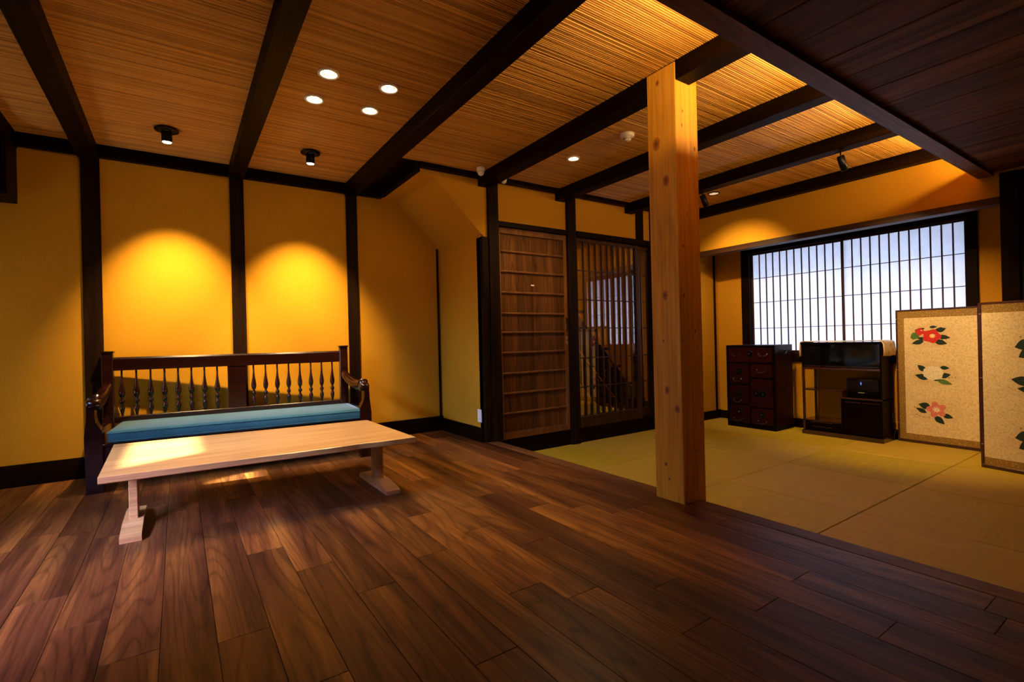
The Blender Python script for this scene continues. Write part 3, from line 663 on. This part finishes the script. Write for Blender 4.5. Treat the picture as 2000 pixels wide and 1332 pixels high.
# brocade cloth folded over the cabinet top
k = MB(); prof = []; nn = 24
outer = [(-.028, .800), (-.030, .88), (-.024, .965), (-.016, .992), (.03, .997), (cw*.5, .995), (cw-.03, .997), (cw+.016, .992), (cw+.024, .965), (cw+.030, .86), (cw+.028, .80)]
outer = [(-.026, .845), (-.030, .90), (-.024, .968), (-.012, .993), (.03, 1.000), (cw*.5, .997), (cw-.03, 1.000), (cw+.010, .993), (cw+.017, .968), (cw+.019, .89), (cw+.018, .835)]
th = .006
xs = [-.012, .02, .06, .10, .14, .18, .22, .26, .285]
vs = []; fs = []; m_ = len(outer)
for si in (0, 1):
    for j, x in enumerate(xs):
        for i, (y, z) in enumerate(outer):
            droop = (.003*math.sin(j*1.3+i)+(.002 if j % 3 == 0 else 0)) if (i in (0, 10)) else .0016*math.sin(j*1.7+i*2.1)
            fold = .0022*math.sin(j*2.9) if i < 3 or i > 7 else 0
            cy = cw/2; dy = 0; 
            yy, zz = y, z
            if si: # inner skin
                if i < 4: yy += th
                elif i > 6: yy -= th
                if 3 <= i <= 7: zz -= th
            vs.append((x, yy+(fold if i > 5 else -fold), zz+droop))
nA = len(xs)*m_
for j in range(len(xs)-1):
    for i in range(m_-1):
        a = j*m_+i; fs.append((a, a+1, a+m_+1, a+m_)); fs.append((nA+a+m_, nA+a+m_+1, nA+a+1, nA+a))
for j in range(len(xs)-1):
    for i in (0, m_-1): a = j*m_+i; fs.append((a, a+m_, nA+a+m_, nA+a))
for i in range(m_-1):
    for j in (0, len(xs)-1): a = j*m_+i; fs.append((a, a+1, nA+a+1, nA+a))
k.add(vs, fs, 0, True); o = k.build('brocade_cloth', M['cloth']); o.location = (5.625, 1.940, T+.002); tag(o, 'cream and gold patterned cloth draped over the black cabinet top', 'cloth')
# black player box on the lower part of the cabinet
o = thing('media_player', 'glossy black box with a glowing blue emblem on the cabinet shelf', 'speaker', (5.635, 1.965, T+.426))
k = MB(); k.bbox(0, .22, 0, .285, .0, .195, .006); k.build('housing', M['gloss'], o)
k = MB()
for i in range(5): a = 2*math.pi*i/5+math.pi/2; k.lathe([(.002, 0), (.002, .001)], 8, (-.0002, .156+.0075*math.cos(a), .146+.0095*math.sin(a)), (-1, 0, 0))
k.lathe([(.003, 0), (.003, .001)], 10, (-.0002, .156, .146), (-1, 0, 0)); k.box(-.0013, -.0003, .1553, .1567, .130, .163)
k.build('blue_emblem', M['blue_led'], o)
k = MB(); x = .128
for i in range(9): k.box(-.0013, -.0003, .128+i*.0062, .1325+i*.0062, .050, .0572)
k.build('name_strip', M['labelgrey'], o)
k = MB(); k.tube([(5.84, 1.932, .12), (5.85, 1.927, .04), (5.875, 1.924, .01), (5.90, 1.9245, -.02), (5.89, 1.925, -.06), (5.86, 1.928, -.11), (5.86, 1.926, -.158)], .0035, 6)
tag(k.build('cable', M['cord']), 'thin black cable hanging between the cabinet and the folding screen', 'cable')

# ---------------------------------------------------------------- folding screen
SCN = thing('folding_screen', 'gold paper folding screen painted with camellias standing by the window', 'screen', (5.5, 1.2, T+.001))
Hs = 1.292
fan_slip = [(-.20, -.05), (-.13, .09), (.02, .125), (.15, .08), (.21, -.03), (.10, -.10), (-.08, -.115)]
def leaf(k, cx, cy, L_, W__, ang, mi, h):
    pts = []; n = 8
    for i in range(n+1): t = i/n; pts.append((t*L_, W__*math.sin(math.pi*t**.8)*.5))
    for i in range(1, n): t = 1-i/n; pts.append((t*L_, -W__*math.sin(math.pi*t**.8)*.5))
    ca, sa = math.cos(ang), math.sin(ang); q_ = [(cx+x*ca-y*sa, cy+x*sa+y*ca) for x, y in pts]
    k.add([(x, -h, y) for x, y in q_], [tuple(range(len(q_)))], mi)
def blob(k, cx, cy, rx, ry, mi, h, lob=0, amp=.0, ph=0, n=36, rot=0):
    q_ = []
    for i in range(n):
        a = 2*math.pi*i/n; r = 1+amp*math.cos(lob*a+ph) if lob else 1
        x, y = rx*r*math.cos(a), ry*r*math.sin(a); q_.append((cx+x*math.cos(rot)-y*math.sin(rot), cy+x*math.sin(rot)+y*math.cos(rot)))
    k.add([(x, -h, y) for x, y in q_], [tuple(range(n))], mi)
def stroke(k, x0, y0, x1, y1, w_, mi, h):
    dx, dy = x1-x0, y1-y0; d = math.hypot(dx, dy); nx, ny = -dy/d*w_/2, dx/d*w_/2
    k.add([(x0+nx, -h, y0+ny), (x0-nx, -h, y0-ny), (x1-nx*.4, -h, y1-ny*.4), (x1+nx*.4, -h, y1+ny*.4)], [(0, 1, 2, 3)], mi)
ART = ['paint_slip', 'paint_leaf', 'paint_leaf_light', 'paint_red', 'paint_white', 'paint_pink', 'paint_yellow', 'paint_crimson', 'ink']
def glyphs(k, cx, cy, n, dx, dy, seed, s=.012):
    r = random.Random(seed)
    for i in range(n):
        x, y = cx+dx*i, cy+dy*i
        for _ in range(4): a = r.choice((0, math.pi/2, .7, -.7)); l = s*r.uniform(.6, 1); ox, oy = r.uniform(-s, s)*.3, r.uniform(-s, s)*.35; stroke(k, x+ox-l/2*math.cos(a), y+oy-l/2*math.sin(a), x+ox+l/2*math.cos(a), y+oy+l/2*math.sin(a), .0028, 8, .0016)
def motif(kind):
    k = MB(); S = 1.0
    k.add([(x, -.0003, y) for x, y in fan_slip], [tuple(range(len(fan_slip)))], 0)
    if kind == 'red':
        for a in ((.055, .045, .075, .042, .35), (.06, -.005, .095, .042, -.12), (.035, -.045, .10, .052, -.28), (-.045, -.045, -.10, .045, .25), (-.02, -.028, -.085, .030, -.15), (-.035, .075, -.085, .026, .2), (.0, .085, .06, .026, .05), (.03, .03, .085, .03, .7)):
            leaf(k, a[0], a[1], a[2], a[3], a[4], 1, .0008)
        blob(k, -.115, .003, .034, .032, 2, .0009, 3, .12, 1); leaf(k, -.12, -.03, -.025, .02, -1.0, 1, .0008)
        blob(k, -.075, .045, .034, .034, 3, .0012, 4, .10, .5); blob(k, -.062, .056, .009, .004, 4, .0016)
        blob(k, .015, .0, .068, .062, 3, .0014, 5, .09, .3); blob(k, .022, .002, .022, .020, 6, .0018); blob(k, .022, .002, .009, .010, 4, .0022)
        glyphs(k, .10, -.04, 3, .022, .010, 3)
    if kind == 'white':
        for a in ((-.055, .025, -.085, .05, -.75), (.055, .065, .07, .036, -.1), (-.03, -.045, -.115, .055, -.28), (.05, -.02, .085, .050, .25), (.03, -.055, .12, .046, -.30), (-.0, -.055, .06, .02, .0)):
            leaf(k, a[0], a[1], a[2], a[3], a[4], 1 if a[0] != .03 else 2, .0008)
        blob(k, 0, .01, .078, .066, 4, .0014, 12, .035, 0, 60); blob(k, .003, .02, .006, .006, 6, .0018, 5, .2)
        glyphs(k, .12, -.03, 3, .022, .004, 5)
        stroke(k, -.155, -.02, -.13, -.045, .002, 8, .0016)
    if kind == 'pink':
        for a in ((-.03, .03, -.095, .065, -.25), (-.06, -.025, -.095, .040, -.45), (.055, -.03, .085, .045, -.25), (.0, -.05, .10, .055, -.75)):
            leaf(k, a[0], a[1], a[2], a[3], a[4], 1, .0008)
        for i in range(5):
            a = 2*math.pi*i/5+.55; blob(k, .015+.042*math.cos(a), .012+.040*math.sin(a), .038, .027, 5, .0012+.0001*i, 0, 0, 0, 24, a)
        blob(k, .015, .012, .026, .022, 4, .002, 9, .35); blob(k, .018, .013, .007, .007, 6, .0023)
        stroke(k, -.15, -.045, -.09, -.068, .004, 8, .001); stroke(k, -.09, -.068, -.045, -.066, .003, 8, .001); stroke(k, -.045, -.066, -.01, -.045, .003, 8, .001)
        glyphs(k, -.115, .05, 2, -.035, -.03, 7); stroke(k, -.165, -.05, -.135, -.075, .002, 8, .0016)
    if kind == 'dark':
        for a in ((-.03, .03, -.11, .085, .3), (-.02, -.02, -.11, .08, .55), (.05, -.0, .10, .06, .2), (.03, -.05, .10, .05, -.5)):
            leaf(k, a[0], a[1], a[2], a[3], a[4], 1, .0008)
        blob(k, .03, .02, .06, .055, 4, .0014, 9, .05, 0, 48); blob(k, .03, .02, .015, .014, 6, .0018)
        glyphs(k, -.10, .075, 3, .032, .020, 9); stroke(k, -.17, -.0, -.14, -.03, .002, 8, .0016)
    if kind == 'crimson':
        for a in ((-.035, .02, -.12, .07, -.15), (-.01, -.04, -.11, .055, -.1), (.06, .02, .10, .05, .3), (.05, -.03, .09, .05, -.4)):
            leaf(k, a[0], a[1], a[2], a[3], a[4], 1, .0008)
        blob(k, .035, .012, .072, .064, 7, .0014, 7, .06, 0, 48)
        for i in range(18): a = 2*math.pi*i/18; stroke(k, .035+.035*math.cos(a), .012+.032*math.sin(a), .035+.064*math.cos(a), .012+.057*math.sin(a), .002, 4, .0018)
        blob(k, .035, .012, .014, .014, 6, .0019); stroke(k, -.17, .0-.02, -.14, -.045, .002, 8, .0016)
    return k
def panel(p0, p1, motifs, side):
    a = Vector(p0); b_ = Vector(p1); Wd = (b_-a).length; ang = math.atan2(b_.y-a.y, b_.x-a.x)
    S = bpy.data.objects.new('panel', None); COL.objects.link(S); S.parent = SCN; S.location = (a.x-5.5, a.y-1.2, 0); S.rotation_euler = (0, 0, ang)
    s = side  # the painted face is local -y when side = 1
    k = MB(); fr = .016
    k.bbox(0, Wd, -.009, .009, 0, .026, .003); k.bbox(0, Wd, -.009, .009, Hs-.018, Hs, .003); k.bbox(0, fr, -.009, .009, .026, Hs-.018, .003); k.bbox(Wd-fr, Wd, -.009, .009, .026, Hs-.018, .003)
    k.build('frame', M['frame_red'], S)
    k = MB(); k.box(fr, Wd-fr, -.0055, .0055, .026, Hs-.018); k.build('brocade_border', M['brocade'], S)
    x0, x1 = (.070, Wd-fr) if motifs and motifs[0] == 'L' else (fr, Wd-.070) if motifs and motifs[0] == 'R' else (fr, Wd-fr)
    if s < 0: x0, x1 = Wd-x1, Wd-x0
    k = MB(); k.box(x0, x1, -.0075, -.0055, .085, Hs-.083); k.build('paper_sheet', M['goldpaper'], S)
    for nm, fx, z in (motifs[1:] if motifs else []):
        o = motif(nm).build('painted_flower', [M[a_] for a_ in ART], S); o.location = (fx*Wd, -.0077, z); 
    for z in (.18, .70, 1.20):
        k = MB(); k.box(-.001, .012, -.0105, -.009, z, z+.006); k.build('hinge', M['steel'], S)
pA0, pA1, pB1, pC1, pD1 = (5.914, 1.911), (5.880, 1.283), (5.226, 1.142), (5.085, .525), (5.70, .36)
panel(pA0, pA1, ['L', ('red', .43, 1.03), ('white', .46, .672), ('pink', .47, .325)], 1)
panel(pA1, pB1, None, 1)
panel(pB1, pC1, ['N', ('dark', .545, .945), ('crimson', .535, .665), ('dark', .53, .265)], 1)
panel(pC1, pD1, None, 1)

# ---------------------------------------------------------------- ceiling lights, sensors, outlet
SPOTS = 'cluster of recessed ceiling lights over the table'
def downlight(x, y, label, power, on=True, r=.044, group=None, blend=.8, cone=80):
    o = thing('downlight', label, 'ceiling light', (x, y, ZC-.006), 0, group)
    k = MB(); k.lathe([(r, 0), (r+.006, -.004), (r+.014, -.003), (r+.015, .006), (r, .006)], 28, caps=False); k.build('trim_ring', M['iron'] if not on else M['reflector_ring'], o)
    k = MB(); k.lathe([(r, -.001), (r*.8, .010), (r*.66, .016)], 24, caps=False); k.build('reflector', M['reflector'] if on else M['lampdim'], o)
    k = MB(); k.lathe([(r*.66, .012), (r*.5, .0075), (.001, .005)], 24); k.build('bulb', M['lampon'] if on else M['lampdim'], o)
    if on and power: lamp('downlight_beam', 'SPOT', (x, y, ZC-.018), (x, y, 0), power, WARM, spot_size=math.radians(cone), spot_blend=blend, shadow_soft_size=.03)
M['reflector_ring'] = plain('white_lamp_ring', (.8, .72, .6), .4)
for (x, y), wh in zip(((.724, 2.817), (.723, 3.156), (1.064, 2.797), (1.056, 3.127)), ('near left', 'far left', 'near right', 'far right')):
    downlight(x, y, 'bright recessed ceiling light, %s of the cluster of four' % wh, 60, group=SPOTS)
downlight(2.762, 3.093, 'single bright recessed ceiling light in front of the wooden door', 70, r=.040, cone=140)
downlight(4.72, 3.092, 'dim round flush ceiling light near the window wall', 0, False, r=.045)
def wall_spot(x, y, label, tgt, power):
    o = thing('adjustable_spotlight', label, 'spotlight', (x, y, ZC-.004), 0, 'adjustable spotlights over the bench')
    k = MB(); k.lathe([(.0, -.0), (.066, -.0), (.072, -.004), (.070, -.009), (.030, -.012)], 28); k.build('ceiling_plate', M['iron'], o)
    d = (Vector(tgt)-Vector((x, y, ZC))).normalized(); d = (d*.35+Vector((0, 0, -.9))).normalized()
    k = MB(); k.lathe([(.026, 0), (.032, .006), (.032, .072), (.028, .074), (.027, .064)], 20, (0, 0, -.010), d, caps=False); k.build('lamp_barrel', M['iron'], o)
    k = MB(); k.lathe([(.0285, .070), (.022, .079), (.001, .083)], 20, (0, 0, -.010), d); k.build('bulb', M['lampon'], o)
    p = Vector((x, y, ZC-.014))+d*.108
    lamp('wall_spot_beam', 'SPOT', p, tgt, power, WARM, spot_size=math.radians(66), spot_blend=1.0, shadow_soft_size=.02)
wall_spot(-.033, 4.111, 'black adjustable spotlight over the left half of the bench', (.0, YB, .82), 400)
wall_spot(.887, 4.047, 'black adjustable spotlight over the right half of the bench', (.95, YB, .82), 400)
def track(x, y, label, tilt, power, tgt):
    o = thing('cylinder_spotlight', label, 'spotlight', (x, y, ZB), 0, 'cylinder spotlights under the ceiling beam')
    k = MB(); k.lathe([(.010, 0), (.010, -.006), (.005, -.008), (.005, -.030)], 12); k.build('stem', M['iron'], o)
    d = Vector(tilt).normalized()
    k = MB(); k.lathe([(.020, -.012), (.027, -.006), (.027, .105), (.024, .108), (.022, .09)], 20, (0, 0, -.042), d, caps=False); k.lathe([(.001, -.012), (.02, -.012)], 20, (0, 0, -.042), d, caps=False); k.build('lamp_barrel', M['iron'], o)
    k = MB(); k.lathe([(.022, .088), (.001, .092)], 20, (0, 0, -.042), d); k.build('lens', M['lampon'], o)
    lamp('cylinder_spot_beam', 'SPOT', Vector((x, y, ZB-.042))+d*.125, tgt, power, WARM, spot_size=math.radians(80), spot_blend=.9, shadow_soft_size=.02)
track(4.30, 1.72, 'black cylinder spotlight under the beam nearer the lowered ceiling', (.42, -.1, -.9), 190, (5.75, 1.7, .3))
track(4.27, 2.92, 'black cylinder spotlight under the beam beside the pine pillar', (.42, -.1, -.9), 135, (5.24, 3.1, 1.5))
o = thing('smoke_detector', 'round white smoke detector on the ceiling beside the pillar', 'detector', (2.773, 2.509, ZC-.006))
k = MB(); k.lathe([(.050, 0), (.052, -.004), (.050, -.020), (.044, -.026), (.026, -.030)], 28); k.build('base', M['white'], o)
k = MB(); k.lathe([(.026, -.030), (.027, -.034), (.026, -.046), (.018, -.050), (.0005, -.051)], 24); k.build('sensor_head', M['white'], o)
k = MB()
for i in range(14): a = 2*math.pi*i/14; k.box(.0262*math.cos(a)-.002, .0262*math.cos(a)+.002, .0262*math.sin(a)-.002, .0262*math.sin(a)+.002, -.042, -.035)
k.build('vent_slot', M['grey'], o)
def sensor(x, y, z, label, r=.036):
    o = thing('alarm_sensor', label, 'sensor', (x, y, z), 0, 'domed sensors above the door post')
    k = MB(); k.lathe([(r, 0), (r, -.026), (r*.93, -.029)], 24); k.build('base', M['white'], o)
    k = MB(); k.lathe([(r*.80, -.028), (r*.78, -.048), (r*.6, -.062), (r*.25, -.069), (.0005, -.070)], 24); k.build('dome', M['white'], o)
sensor(2.20, 3.66, ZC-.006, 'white domed ceiling sensor left of the beam, above the door post')
sensor(2.47, 3.71, ZC-.018, 'white domed ceiling sensor right of the beam, mostly hidden by it', .033)
o = thing('wall_outlet', 'white wall outlet plate low on the yellow niche wall', 'outlet', (XN, 3.945, .175))
k = MB(); k.bbox(-.007, 0, -.035, .035, -.0, .118, .002); k.build('plate', M['white'], o)
for z in (.018, .048, .078):
    k = MB(); k.box(-.0085, -.0069, -.012, .012, z, z+.022); k.build('socket', M['paperlabel'], o)
